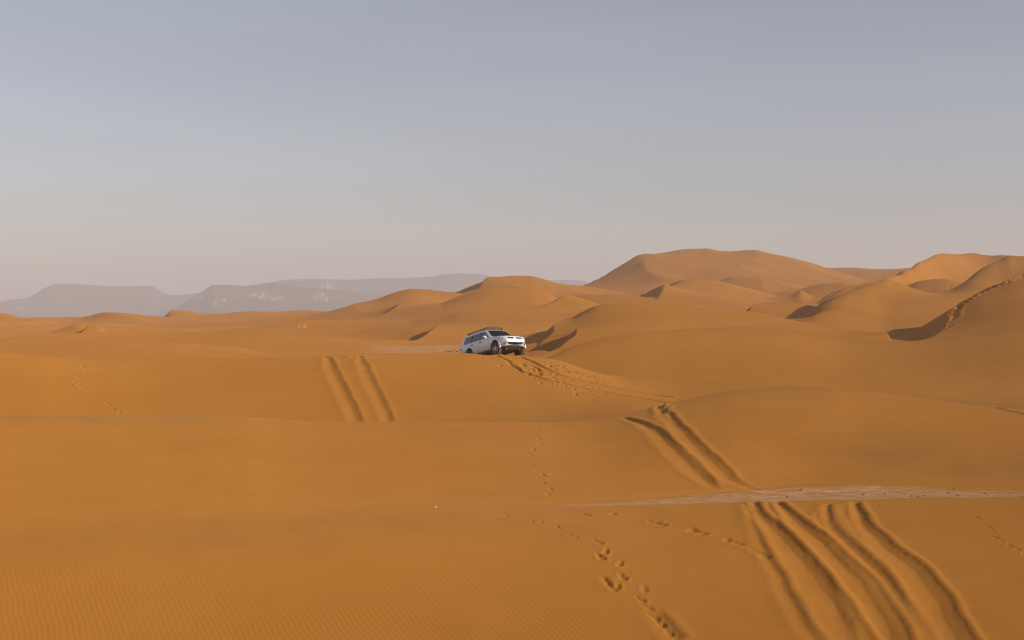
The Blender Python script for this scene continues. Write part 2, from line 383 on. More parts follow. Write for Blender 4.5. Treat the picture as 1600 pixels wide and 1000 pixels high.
def prints(pix, rx=.12, ry=.19, depth=.07, dmin=28, jit=.0):
    for k, p in enumerate(unproject(pix, dmin, BASE_ROWS)):
        a = rng.uniform(-.5, .5) + .25; f = rng.uniform(.85, 1.2); dd = depth*.42*rng.uniform(.7, 1.2)
        dent(p, rx*.60*f, ry*.55*f, dd, a, .3)                                   # sole
        dent(p + np.array([math.sin(a)*-1, math.cos(a)])*ry*.85*f, rx*.48*f, ry*.36*f, dd*.75, a, .25)    # heel
        dent(p + np.array([rng.uniform(-.3, .3)*rx, -ry*.95]), rx*.8, ry*.4, -dd*.28, a, 0)        # sand pushed up ahead

# four ruts running down the near slope
G1 = [(0, .35), (.12, .55), (.4, 1.0), (1, 1.5)]
rut([(1176, 783), (1180, 792), (1190, 806), (1212, 829), (1248, 866), (1292, 925), (1322, 970), (1342, 1000)], 0.073, .55, .30, .04, grow=G1, seed=1, ext=[(8.0, 28.5)])
rut([(1214, 783), (1222, 792), (1242, 811), (1282, 843), (1330, 890), (1365, 935), (1385, 970), (1398, 1000)], 0.081, .55, .30, .04, grow=G1, seed=2, ext=[(8.6, 28.5)])
rut([(1296, 786), (1292, 800), (1296, 818), (1316, 842), (1345, 868), (1368, 890), (1395, 925), (1430, 975), (1445, 1000)], 0.050, .5, .24, .03, grow=[(0, .3), (.12, .5), (.4, .85), (1, .9)], seed=3, fade=(.03, .45), ext=[(9.0, 28.5)])
rut([(1336, 783), (1339, 797), (1350, 818), (1385, 853), (1425, 885), (1455, 925), (1478, 965), (1498, 1000)], 0.081, .55, .30, .04, grow=G1, seed=4, ext=[(9.6, 28.5)])
rut([(1163, 785), (1172, 812), (1195, 860), (1230, 930), (1258, 975), (1278, 1000)], 0.023, .3, .14, .02, grow=[(0, .5), (1, 1.3)], seed=5, ext=[(7.1, 28.5)])
rut([(1199, 785), (1208, 803), (1228, 835)], 0.020, .25, .12, .015, grow=.7, seed=6, fade=(.1, .5))
rut([(1276, 797), (1279, 815), (1290, 840)], 0.020, .22, .12, .015, grow=.6, seed=7, fade=(.2, .5))
rut([(1320, 787), (1328, 815), (1345, 850)], 0.020, .25, .12, .015, grow=.7, seed=8, fade=(.1, .5))
# the pair going on over the next slope
G2 = [(0, .45), (.3, .9), (.8, 1.3), (1, .6)]
rut([(976, 652), (988, 656), (1004, 662), (1022, 671), (1045, 692), (1075, 722), (1100, 747), (1118, 763), (1128, 767)], .08, .5, .26, .025, grow=G2, seed=9, fade=(.02, .08))
rut([(1044, 634), (1040, 642), (1047, 651), (1062, 668), (1085, 693), (1112, 718), (1135, 742), (1160, 757), (1192, 767)], .075, .48, .24, .03, grow=G2, seed=10, fade=(.02, .12))
rut([(1044, 630), (1032, 643), (1036, 655), (1050, 664)], 0.066, .35, .2, .05, grow=.8, seed=11, fade=(.1, .3))
# two wide ruts on the slope left of the car
rut([(511, 556), (516, 566), (524, 585), (538, 612), (550, 638), (559, 659)], .085, .52, .28, .025, grow=[(0, .4), (.3, 1), (1, 1)], seed=12, fade=(.05, .001), dmin=62)
rut([(560, 555.5), (567, 568), (578, 592), (592, 620), (602, 642), (608, 659)], .072, .48, .26, .025, grow=[(0, .4), (.3, 1), (1, .9)], seed=13, fade=(.05, .001), dmin=62)
# where the car has come up and where it is heading
rut([(776, 553.8), (786, 560), (800, 570), (815, 580), (832, 587), (860, 595), (900, 604), (950, 614), (1000, 622), (1030, 627), (1048, 631)], .075, .2, .12, .03, wob=.07, seed=14, fade=(.001, .005), dmin=66, grow=[(0, 1.3), (.2, 1.1), (.5, .9), (1, .8)])
rut([(812, 556.6), (826, 563), (850, 574), (880, 587), (905, 594), (940, 602), (985, 611), (1025, 617), (1052, 621)], .075, .2, .12, .03, wob=.07, seed=15, fade=(.001, .005), dmin=66, grow=[(0, 1.3), (.2, 1.1), (.5, .9), (1, .8)])
rut([(1505, 630.5), (1535, 634), (1560, 638), (1585, 644), (1612, 651)], 0.055, .35, .2, .03, seed=16, fade=(.2, .02), dmin=50)
rut([(1545, 631.5), (1575, 634), (1612, 637)], 0.039, .3, .18, .03, seed=17, fade=(.2, .02), dmin=50)

# footprint trails
prints([(841, 672), (838, 680), (843, 687), (846, 695), (834, 703), (831, 712), (838, 715), (831, 726), (848, 742), (852, 744), (850, 755), (861, 765), (856, 773)], .13, .22, .08, dmin=42)
prints([(704, 802), (742, 804), (758, 806), (794, 807), (780, 812), (832, 815.5), (845, 817), (870, 823), (876, 826), (894, 838), (900, 840)], .10, .15, .055)
prints([(936, 848), (946, 863), (940, 872), (968, 882), (974, 903), (965, 918), (1007, 922), (1003, 938), (1014, 950), (1024, 964), (1034, 974), (1046, 988)], .14, .24, .10)
prints([(918, 805), (957, 804), (1020, 817), (1033, 820), (1080, 830), (1097, 833), (1136, 845), (1156, 850)], .2, .26, .12)
prints([(1180, 862), (1195, 870)], .25, .3, .06)
rut([(1016, 950), (1030, 965), (1045, 985), (1060, 1000)], .06, .35, .2, .02, seed=21, fade=(.3, .05), grow=1.0)
rut([(940, 900), (952, 913), (965, 926)], .05, .12, .08, .02, seed=22, fade=(.2, .2), grow=1.0)
prints([(1372, 791), (1392, 791), (1426, 793), (1432, 792), (1470, 795), (1506, 798), (1526, 808), (1531, 810), (1546, 824), (1552, 829), (1560, 836), (1556, 840), (1566, 845), (1578, 853), (1590, 858), (1600, 866)], .10, .15, .06)
prints([(10, 561), (20, 564.5), (129, 573), (128, 580), (133, 581), (121, 588), (124, 592), (117, 598), (122, 602), (115, 604), (127, 607), (140, 612), (147, 617), (158, 623), (166, 629), (171, 633), (178, 640), (186, 645)], .15, .28, .10, dmin=60)
prints([(183, 565), (190, 566), (216, 566), (226, 565.5), (237, 566), (258, 565.5), (270, 565), (330, 563), (350, 562)], .16, .2, .08, dmin=60)
prints([(509, 558), (515, 559), (533, 558), (537, 559), (551, 558), (553, 560), (563, 557), (566, 559)], .2, .3, .14, dmin=60)
# sand kicked about in front of the car
prints([(rng.uniform(770, 820) + a*1.0, rng.uniform(557, 568) + a*.42) for a in rng.uniform(0, 130, 90)], .17, .26, .11, dmin=60)
prints([(rng.uniform(845, 870) + a, rng.uniform(563, 572) + a*.36) for a in rng.uniform(0, 85, 50)], .18, .26, .12, dmin=60)
prints([(rng.uniform(985, 1050), rng.uniform(632, 646)) for _ in range(16)], .10, .16, .045, dmin=50)
# the long line of footprints up the sharp ridge
rp = unproject([(1484, 497, 113), (1487, 485, 118), (1510, 468, 125), (1540, 452, 129), (1575, 438, 132), (1606, 427, 136.5)])
rp, _ = resample(rp, 1.0)
for k, p in enumerate(rp):
    dent(p + rng.uniform(-.1, .1, 2) + np.array([.25, -.35]), .26, .5, .16 + .34*min(k/16, 1), rng.uniform(-.5, .5), .25)
for k in range(70):
    f = rng.uniform(0, 1)
    a = np.array([1486 - 3*f + rng.uniform(-3, 5) - 16*max(f-.6, 0), 487 + 36*f])
    p = unproject([(a[0], a[1], np.interp(a[1], [487, 495, 507, 523], [118.5, 114, 109.5, 105.5]))])[0]
    dent(p, .10, .15, .07, rng.uniform(-.5, .5), .25)
prints([(1485, 533), (1493, 534), (1513, 540), (1531, 549), (1538, 552), (1547, 557)], .18, .3, .08, dmin=76)
prints([(1484, 449), (1486, 451)], .6, .9, .3, dmin=200)

lump = np.clip(CHURN, 0, 1)*(vnoise(X/.16, Y/.22, 31)*.007 + vnoise(X/.07, Y/.1, 32)*.004)
H = H + np.maximum(DISP, -.42) + lump*(D < 90)

# ---------------------------------------------------------------- pale clay that shows through in the hollows between the dunes
def band(u0, u1, near, farr, soft=30):
    n, f_ = as_curve(near)(us)[:, None], as_curve(farr)(us)[:, None]
    wob = vnoise(X/2.2, Y/.9, 41)*1.1 + vnoise(X/.6, Y/.35, 42)*.5
    a = np.clip((D - n + wob*.5)/.5, 0, 1)*np.clip((f_ - D + wob)/.8, 0, 1)
    return a*np.clip((us[:, None]-u0)/soft + .5, 0, 1)*np.clip((u1-us[:, None])/soft + .5, 0, 1)
PAN = band(900, 3000, [(840, 40.6), (1200, 41.6), (1600, 42.8)], [(840, 42.2), (1000, 44.0), (1150, 46.3), (1250, 47.3), (1330, 47.6), (1450, 47.0), (1600, 46.2)], 160)
PAN = np.maximum(PAN, .7*band(585, 735, 131, 142, 60))
PAN = np.maximum(PAN, .7*band(22, 55, 118.3, 126, 16))
PAN = np.maximum(PAN, .7*band(245, 285, 118.3, 126, 16))
PAN = PAN*(1 - .85*np.clip(CHURN*1.5, 0, 1)*(D > 44.5))
flatness = np.clip(1 - PAN, 0, 1)
RIP = np.clip(.75 + 1.1*vnoise(X/7 + 3, Y/11, 51) + .7*vnoise(X/2.5, Y/4, 52), 0, 1)
RIP *= np.clip((37.5 - D)/4.0 + .12, 0.08, 1)*(D < 43) + np.where(D >= 43, np.clip((66 - D)/12, 0, 1)*np.clip(vnoise(X/6 + 1, Y/6, 53)*2.2 + np.clip((500-us[:, None])/700, -.2, .5), 0, 1), 0)
RIP *= (1 - np.clip(CHURN*1.4, 0, 1))*flatness

# soft patches of darker sand colour on the crests and in the dips
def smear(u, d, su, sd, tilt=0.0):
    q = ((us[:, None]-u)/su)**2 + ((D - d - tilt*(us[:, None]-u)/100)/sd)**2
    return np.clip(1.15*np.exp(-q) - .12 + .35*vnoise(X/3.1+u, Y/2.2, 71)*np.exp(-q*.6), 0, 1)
DARK_SAND = np.maximum.reduce([smear(1250, 64.5, 190, 3.0), smear(1560, 66, 260, 5.0), smear(860, 67, 170, 4.0), smear(1390, 52.5, 110, 3.2, .6), smear(1600, 50.5, 150, 2.0),
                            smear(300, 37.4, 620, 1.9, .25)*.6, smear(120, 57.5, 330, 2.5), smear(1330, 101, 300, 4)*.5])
DARK_SAND = DARK_SAND*(1 - np.clip(CHURN*1.3, 0, 1))

def sheet(name):
    co = np.stack([X, Y, H], -1).reshape(-1, 3).astype(np.float32)
    i, j = np.arange(nu-1)[:, None], np.arange(nd-1)[None, :]
    a = i*nd + j
    q = np.stack([a, a+nd, a+nd+1, a+1], -1).reshape(-1, 4).astype(np.int32)
    me = bpy.data.meshes.new(name)
    me.vertices.add(len(co)); me.vertices.foreach_set('co', co.ravel())
    me.loops.add(q.size); me.loops.foreach_set('vertex_index', q.ravel())
    me.polygons.add(len(q)); me.polygons.foreach_set('loop_start', np.arange(0, q.size, 4, dtype=np.int32))
    me.polygons.foreach_set('use_smooth', np.ones(len(q), bool))
    me.update(calc_edges=True)
    for nm, arr in (('pan', PAN), ('ripple', RIP), ('dark_sand', DARK_SAND), ('churn', np.clip(CHURN, 0, 1))):
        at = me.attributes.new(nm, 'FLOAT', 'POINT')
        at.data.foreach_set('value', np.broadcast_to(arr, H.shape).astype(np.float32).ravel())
    o = bpy.data.objects.new(name, me); C.objects.link(o)
    return o

def ground_at(x, y):
    u = 800 + x*F/max(y, 20.0)
    i = int(np.clip(np.searchsorted(us, u) - 1, 0, nu-2)); j = int(np.clip(np.searchsorted(ds, y) - 1, 0, nd-2))
    a, b = (u-us[i])/(us[i+1]-us[i]), (y-ds[j])/(ds[j+1]-ds[j])
    return float((H[i, j]*(1-a)+H[i+1, j]*a)*(1-b) + (H[i, j+1]*(1-a)+H[i+1, j+1]*a)*b)

# ---------------------------------------------------------------- materials
class N:
    """small node-tree writer"""
    def __init__(s, name):
        s.m = bpy.data.materials.new(name); s.m.use_nodes = True
        s.t = s.m.node_tree; s.t.nodes.clear()
        s.out = s.t.nodes.new('ShaderNodeOutputMaterial')
    def n(s, typ, _in=None, **kw):
        nd_ = s.t.nodes.new('ShaderNode' + typ)
        for k, v in kw.items(): setattr(nd_, k, v)
        for k, v in (_in or {}).items():
            if isinstance(v, bpy.types.NodeSocket): s.t.links.new(v, nd_.inputs[k])
            else: nd_.inputs[k].default_value = v
        return nd_
    def mix(s, f, a, b, blend='MIX'):
        nd_ = s.t.nodes.new('ShaderNodeMix'); nd_.data_type = 'RGBA'; nd_.blend_type = blend
        for i, v in ((0, f), (6, a), (7, b)):
            if isinstance(v, bpy.types.NodeSocket): s.t.links.new(v, nd_.inputs[i])
            else: nd_.inputs[i].default_value = v
        return nd_.outputs[2]
    def math(s, op, a, b=0.0, clamp=False):
        nd_ = s.t.nodes.new('ShaderNodeMath'); nd_.operation = op; nd_.use_clamp = clamp
        for i, v in ((0, a), (1, b)):
            if isinstance(v, bpy.types.NodeSocket): s.t.links.new(v, nd_.inputs[i])
            else: nd_.inputs[i].default_value = v
        return nd_.outputs[0]
    def done(s, sh): s.t.links.new(sh, s.out.inputs['Surface']); return s.m

def sand_material():
    w = N('sand')
    co = w.n('TexCoord').outputs['Object']
    big = w.n('TexNoise', {'Vector': co, 'Scale': .045, 'Detail': 4.0}).outputs['Fac']
    mid = w.n('TexNoise', {'Vector': co, 'Scale': .55, 'Detail': 5.0, 'Roughness': .6}).outputs['Fac']
    fine = w.n('TexNoise', {'Vector': co, 'Scale': 38.0, 'Detail': 3.0, 'Roughness': .7}).outputs['Fac']
    c = w.mix(w.n('MapRange', {'Value': big, 1: .35, 2: .65}).outputs[0], SAND_A, SAND_B)
    c = w.mix(w.math('MULTIPLY', w.n('MapRange', {'Value': mid, 1: .38, 2: .68}).outputs[0], .38), c, SAND_C)
    c = w.mix(w.math('MULTIPLY', w.n('MapRange', {'Value': fine, 1: .45, 2: .75}).outputs[0], .22), c, SAND_D)
    spk = w.n('TexNoise', {'Vector': w.n('Mapping', {'Vector': co, 'Scale': (1, .6, 1)}).outputs[0], 'Scale': 7.0, 'Detail': 6.0, 'Roughness': .75}).outputs['Fac']
    c = w.mix(w.math('MULTIPLY', w.n('MapRange', {'Value': spk, 1: .42, 2: .72}).outputs[0], .25), c, SAND_C)
    dark_fac = w.n('Attribute', attribute_name='dark_sand').outputs['Fac']
    c = w.mix(w.math('MULTIPLY', dark_fac, w.n('MapRange', {'Value': mid, 1: .2, 2: .6, 3: .12, 4: .42}).outputs[0]), c, SAND_E)
    pan = w.n('Attribute', attribute_name='pan').outputs['Fac']
    cm = w.n('Mapping', {'Vector': co, 'Scale': (.8, 1.8, 1)}).outputs[0]
    cr = w.n('TexNoise', {'Vector': cm, 'Scale': 2.6, 'Detail': 6.0, 'Roughness': .7}).outputs['Fac']
    pm = w.math('MULTIPLY', pan, w.n('MapRange', {'Value': cr, 1: .41, 2: .66}).outputs[0], True)
    pc = w.mix(w.n('MapRange', {'Value': fine, 1: .4, 2: .7}).outputs[0], PAN_A, PAN_B)
    c = w.mix(pm, c, pc)
    # wind ripples
    rip = w.n('Attribute', attribute_name='ripple').outputs['Fac']
    mp = w.n('Mapping', {'Vector': co, 'Rotation': (0, 0, R(-24))}).outputs[0]
    wv = w.n('TexWave', {'Vector': mp, 'Scale': 2.5, 'Distortion': 5.0, 'Detail': 2.5, 'Detail Scale': .42, 'Detail Roughness': .5}, bands_direction='X').outputs['Fac']
    h = w.math('MULTIPLY', w.math('MULTIPLY', wv, rip), .0038)
    h = w.math('ADD', h, w.math('MULTIPLY', fine, .0022))
    h = w.math('ADD', h, w.math('MULTIPLY', w.math('MULTIPLY', cr, pan), .05))
    b = w.n('Bump', {'Height': h, 'Strength': 1.0, 'Distance': 1.0})
    p = w.n('BsdfPrincipled', {'Base Color': c, 'Roughness': .95, 'Normal': b.outputs[0], 'Specular IOR Level': .08, 'Diffuse Roughness': .6})
    return w.done(p.outputs[0])

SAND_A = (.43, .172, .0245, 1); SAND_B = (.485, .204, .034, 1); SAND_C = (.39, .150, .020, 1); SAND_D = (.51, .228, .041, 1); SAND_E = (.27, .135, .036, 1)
PAN_A = (.68, .46, .29, 1); PAN_B = (.52, .30, .14, 1)
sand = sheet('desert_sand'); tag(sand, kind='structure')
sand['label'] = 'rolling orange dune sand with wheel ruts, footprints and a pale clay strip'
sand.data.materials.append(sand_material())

# ---------------------------------------------------------------- far table mountains
def rock_material():
    w = N('dark_rock')
    co = w.n('TexCoord').outputs['Object']
    a = w.n('TexNoise', {'Vector': co, 'Scale': .012, 'Detail': 6.0, 'Roughness': .62}).outputs['Fac']
    sp = w.n('Separate' + 'XYZ', {0: co}).outputs[2]
    st = w.n('TexNoise', {'Vector': w.n('CombineXYZ', {'X': w.math('MULTIPLY', a, 2.0), 'Y': 0.0, 'Z': w.math('MULTIPLY', sp, .16)}).outputs[0], 'Scale': 1.0, 'Detail': 3.0}).outputs['Fac']
    c = w.mix(w.n('MapRange', {'Value': a, 1: .35, 2: .65}).outputs[0], (.062, .052, .046, 1), (.12, .096, .078, 1))
    c = w.mix(w.math('MULTIPLY', w.n('MapRange', {'Value': st, 1: .45, 2: .6}).outputs[0], .35), c, (.2, .15, .12, 1))
    s = w.n('Attribute', attribute_name='scree').outputs['Fac']
    c = w.mix(s, c, (.80, .55, .34, 1))
    p = w.n('BsdfPrincipled', {'Base Color': c, 'Roughness': .95, 'Specular IOR Level': .1})
    return w.done(p.outputs[0])
ROCK = rock_material()

def mesa(name, label, sky_line, d, foot, patches=(), seed=1, talus=.80, z0=-70.0, thick=900.0):
    """table mountain: cliffed rim, gullied slopes, flat top running back"""
    u0, u1 = sky_line[0][0], sky_line[-1][0]
    uu = np.arange(u0, u1, 1.5)[:, None]
    top = (HOR - pchip(sky_line)(uu))/F*d
    tt = np.concatenate([np.linspace(0, 1, 44), 1 + np.linspace(.05, 1, 14)])[None, :]
    x = (uu - 800)/F*d
    run = as_curve(foot)(uu)
    g = vnoise(x/75, x*0 + seed, seed)*.5 + vnoise(x/28, x*0 + seed, seed+1)*.28 + vnoise(x/12, x*0+seed, seed+2)*.14
    prof = np.where(tt < .84, (tt/.84)**1.15*talus, np.where(tt < .89, talus + (tt-.84)/.05*(.95 - talus), np.where(tt < 1, .95 + (tt-.89)/.11*.05, 1)))
    y = d - run*(1 - np.minimum(tt, 1)) + np.maximum(tt - 1, 0)*thick + g*run*.2*np.clip(1.05 - tt, 0, 1)*np.clip(tt*3, 0, 1)
    z = z0 + (top - z0)*prof + vnoise(x/22, y/25, seed+5)*3.2*np.clip(tt*(1.0-tt)*4, 0, 1) - np.maximum(tt-1, 0)*2
    x, y, z = np.broadcast_arrays(x*y/d, y, z)
    nu_, nt = z.shape
    sc = np.zeros_like(z)
    for (pu, pv, su, sv) in patches:
        px = 800 + x/y*F; pr = HOR - z/y*F
        q = ((px - pu - (pr-pv)*-.6)/su)**2 + ((pr - pv)/sv)**2
        sc = np.maximum(sc, np.clip(1.25 - q + vnoise(px/4., pr/2.2, seed+8)*1.3, 0, 1)*np.clip(.4 + vnoise(px/5.5, pr/1.6, seed+12)*1.5, 0, 1))
    co = np.stack([x, y, z], -1).reshape(-1, 3)
    i, j = np.arange(nu_-1)[:, None], np.arange(nt-1)[None, :]
    a = i*nt + j
    q = np.stack([a, a+nt, a+nt+1, a+1], -1).reshape(-1, 4)
    me = bpy.data.meshes.new(name); me.from_pydata(co.tolist(), [], q.tolist())
    at = me.attributes.new('scree', 'FLOAT', 'POINT'); at.data.foreach_set('value', sc.astype(np.float32).ravel())
    me.polygons.foreach_set('use_smooth', np.ones(len(q), bool)); me.update()
    me.materials.append(ROCK)
    o = bpy.data.objects.new(name, me); C.objects.link(o)
    tag(o, label, kind='structure')
    return o

mesa('mesa', 'hazy flat-topped mountain with two steps at the left horizon',
     [(-420, 470), (-200, 466), (-60, 474), (0, 471), (20, 467.5), (40, 466), (55, 459), (72, 449), (88, 443.5), (112, 443.5), (160, 446.5), (205, 447.5), (225, 446.5), (237, 447), (250, 454), (265, 460.5), (285, 461), (300, 459), (330, 457), (380, 470)],
     4300, 450, patches=[(34, 481, 7, 1.6), (139, 482, 6, 1.4)], seed=3)
mesa('mesa', 'long pale plateau behind the dark mountain, rising to a dome near the picture middle',
     [(330, 470), (370, 450), (405, 443.5), (425, 441), (440, 438), (480, 436), (500, 436), (540, 437), (600, 434.5), (640, 434), (675, 432), (690, 429), (720, 427), (745, 428), (765, 431), (800, 439), (840, 441.5), (862, 437.5), (885, 437), (905, 438), (925, 442), (960, 452)],
     4100, 400, patches=[(510, 447, 14, 3)], seed=9)
mesa('mesa', 'dark table mountain with pale scree patches left of the picture middle',
     [(230, 496), (255, 489), (268, 484), (285, 475), (302, 465), (320, 453), (333, 445.5), (350, 445), (372, 446.2), (380, 447), (405, 444.5), (425, 441.5), (450, 446), (500, 451), (550, 455), (600, 462), (660, 474), (700, 484)],
     3300, 355, patches=[(312, 465, 6, 9), (337, 473, 5, 8), (350, 469, 4, 3), (408, 461, 20, 5), (425, 466, 16, 4), (500, 462, 12, 6), (513, 468, 5, 4)], seed=5)

# ---------------------------------------------------------------- the car
from mathutils.bvhtree import BVHTree
def simple(name, col, rough=.5, metal=0.0, spec=.5, coat=0.0, dust=0.0):
    w = N(name)
    c = col + (1,)
    p = w.n('BsdfPrincipled', {'Roughness': rough, 'Metallic': metal, 'Specular IOR Level': spec, 'Coat Weight': coat, 'Coat Roughness': .08})
    co = w.n('TexCoord').outputs['Object']
    nz = w.n('TexNoise', {'Vector': co, 'Scale': 3.0, 'Detail': 5.0, 'Roughness': .65}).outputs['Fac']
    z = w.n('SeparateXYZ', {0: co}).outputs[2]
    f = w.math('MULTIPLY', w.n('MapRange', {'Value': w.math('ADD', w.math('MULTIPLY', nz, 1.2), w.math('MULTIPLY', z, -.9)), 1: -.1, 2: .55}).outputs[0], dust, True)
    w.t.links.new(w.mix(f, c, (.36, .2, .085, 1)), p.inputs['Base Color'])
    return w.done(p.outputs[0])
PAINT = simple('white_paint', (.74, .74, .735), .28, coat=.6, dust=.15)
PLASTIC = simple('dark_plastic', (.022, .021, .02), .6, dust=.35)
APRON = simple('apron_grey', (.06, .058, .055), .55, dust=.15)
TRIM = simple('grey_trim', (.16, .155, .15), .5, dust=.5)
GLASS = simple('dark_glass', (.012, .015, .02), .04, spec=.8)
TINT = simple('tinted_glass', (.03, .036, .045), .06, spec=.8)
RUBBER = simple('tyre_rubber', (.022, .021, .02), .85, spec=.2, dust=.3)
VOID = simple('black_mesh', (.008, .008, .008), .8, spec=.1)
ALLOY = simple('alloy', (.42, .42, .42), .35, metal=.85, dust=.2)
LAMP = simple('lamp_glass', (.72, .74, .76), .08, metal=.2, coat=1)
AMBER = simple('red_lens', (.35, .02, .015), .15)
RACK = simple('rack_metal', (.05, .035, .028), .55, metal=.3)
WOOD = simple('rack_slat', (.30, .17, .08), .7)
CHROME = simple('chrome', (.8, .8, .8), .1, metal=1)

def mesh_obj(name, bm, mat, parent=None, smooth=True, angle=None):
    bmesh.ops.recalc_face_normals(bm, faces=bm.faces)
    me = bpy.data.meshes.new(name); bm.to_mesh(me); bm.free()
    if smooth:
        me.polygons.foreach_set('use_smooth', np.ones(len(me.polygons), bool))
        try: me.set_sharp_from_angle(angle=angle or R(38))
        except Exception: pass
    o = bpy.data.objects.new(name, me); C.objects.link(o)
    for m in (mat if isinstance(mat, list) else [mat]): me.materials.append(m)
    if parent: o.parent = parent
    return o

def box(bm, c, s, rot=None, bevel=0.0):
    r = bmesh.ops.create_cube(bm, size=1.0, matrix=Matrix.Translation(c) @ (rot or Matrix()) @ Matrix.Diagonal((s[0], s[1], s[2], 1)))
    if bevel:
        es = list({e for v in r['verts'] for e in v.link_edges})
        bmesh.ops.bevel(bm, geom=es, offset=bevel, segments=2, affect='EDGES')

def tube(bm, pts, r, n=8):
    rings = []
    for i, p in enumerate(pts):
        p = Vector(p); a = Vector(pts[max(i-1, 0)]); b = Vector(pts[min(i+1, len(pts)-1)])
        t = (b - a).normalized(); s = t.cross(Vector((0, 0, 1)) if abs(t.z) < .9 else Vector((1, 0, 0))).normalized(); u = s.cross(t)
        rings.append([bm.verts.new(p + s*math.cos(k*2*math.pi/n)*r + u*math.sin(k*2*math.pi/n)*r) for k in range(n)])
    for a, b in zip(rings[:-1], rings[1:]):
        for k in range(n): bm.faces.new((a[k], a[(k+1) % n], b[(k+1) % n], b[k]))
    bm.faces.new(rings[0][::-1]); bm.faces.new(rings[-1])

def loft(bm, sections):
    rs = [[bm.verts.new(p) for p in s] for s in sections]
    for a, b in zip(rs[:-1], rs[1:]):
        n = len(a)
        for k in range(n): bm.faces.new((a[k], a[(k+1) % n], b[(k+1) % n], b[k]))
    bm.faces.new(rs[0][::-1]); bm.faces.new(rs[-1])

ZT = pchip([(-2.47, 1.05), (-2.40, 1.14), (-1.5, 1.17), (.2, 1.135), (.9, 1.13), (1.2, 1.115), (1.7, 1.06), (1.95, 1.01), (2.08, .95), (2.16, .86), (2.2, .74)])
ZB = pchip([(-2.47, .58), (-2.40, .50), (-1.9, .42), (-1, .36), (1, .36), (1.9, .42), (2.1, .46), (2.16, .52), (2.2, .6)])
WD = pchip([(-2.47, .72), (-2.42, .80), (-2.2, .865), (-1.4, .885), (0, .88), (1.2, .885), (1.6, .875), (1.85, .84), (2.02, .76), (2.12, .66), (2.17, .58), (2.2, .48)])
def section(x):
    w, zb, zt = float(WD(x)), float(ZB(x)), float(ZT(x))
    h = zt - zb
    half = [(0, zb), (.6*w, zb), (.90*w, zb+.015*h), (.965*w, zb+.10*h), (.99*w, zb+.30*h), (1.0*w, zb+.52*h), (.99*w, zb+.75*h), (.965*w, zb+.89*h), (.915*w, zb+.965*h), (.84*w, zt), (.5*w, zt+.018), (0, zt+.026)]
    return [(x, y, z) for y, z in half] + [(x, -y, z) for y, z in half[-2:0:-1]]
def shell():
    bm = bmesh.new()
    xs = np.concatenate([np.linspace(-2.47, -2.2, 6), np.linspace(-2.1, 1.6, 40), np.linspace(1.66, 2.06, 10), np.linspace(2.09, 2.2, 7)])
    loft(bm, [section(float(x)) for x in xs])
    return bm
# cabin
RT = pchip([(-2.44, 1.16), (-2.36, 1.34), (-2.20, 1.62), (-2.10, 1.685), (-1.8, 1.715), (-.9, 1.735), (-.1, 1.72), (.10, 1.69), (.22, 1.645), (.98, 1.14), (1.06, 1.10)])
SIDE = lambda z: .835 - .29*max(z - 1.1, 0)
def cab_section(x):
    zt = float(RT(x)); zb = 1.06
    k = min(max((zt - 1.14)/.5, 0), 1)
    half = [(0, zb), (SIDE(zb)-.01, zb), (SIDE(1.12)-.005, 1.10 if zt > 1.14 else zb+.03), (SIDE(zt-.09), max(zt - .09, 1.11)), (SIDE(zt-.04)-.012, max(zt-.04, 1.115)), (SIDE(zt) - .06, zt), (SIDE(zt)*.5, zt+.022*k), (0, zt+.03*k)]
    return [(x, y, z) for y, z in half] + [(x, -y, z) for y, z in half[-2:0:-1]]
def cabin():
    bm = bmesh.new()
    xs = np.concatenate([np.linspace(-2.44, -2.05, 9), np.linspace(-1.95, .05, 22), np.linspace(.1, 1.06, 16)])
    loft(bm, [cab_section(float(x)) for x in xs])
    return bm

def tree_of(bm):
    bmesh.ops.recalc_face_normals(bm, faces=bm.faces)
    return BVHTree.FromBMesh(bm)
_b = shell(); T_BODY = tree_of(_b); _b.free()
_b = cabin(); T_CAB = tree_of(_b); _b.free()

def hit(axis, a, b, side=1, tree=None):
    """point and normal on the shell: axis x looks at the nose, y at a flank, z from above"""
    tr = tree or T_BODY
    if axis == 'x': o, d = Vector((5*side, a, b)), Vector((-side, 0, 0))
    elif axis == 'y': o, d = Vector((a, 5*side, b)), Vector((0, -side, 0))
    else: o, d = Vector((a, b, 5)), Vector((0, 0, -1))
    p, n, _, _ = tr.ray_cast(o, d)
    if p is None: return None
    if n.dot(d) > 0: n = -n
    return p, n

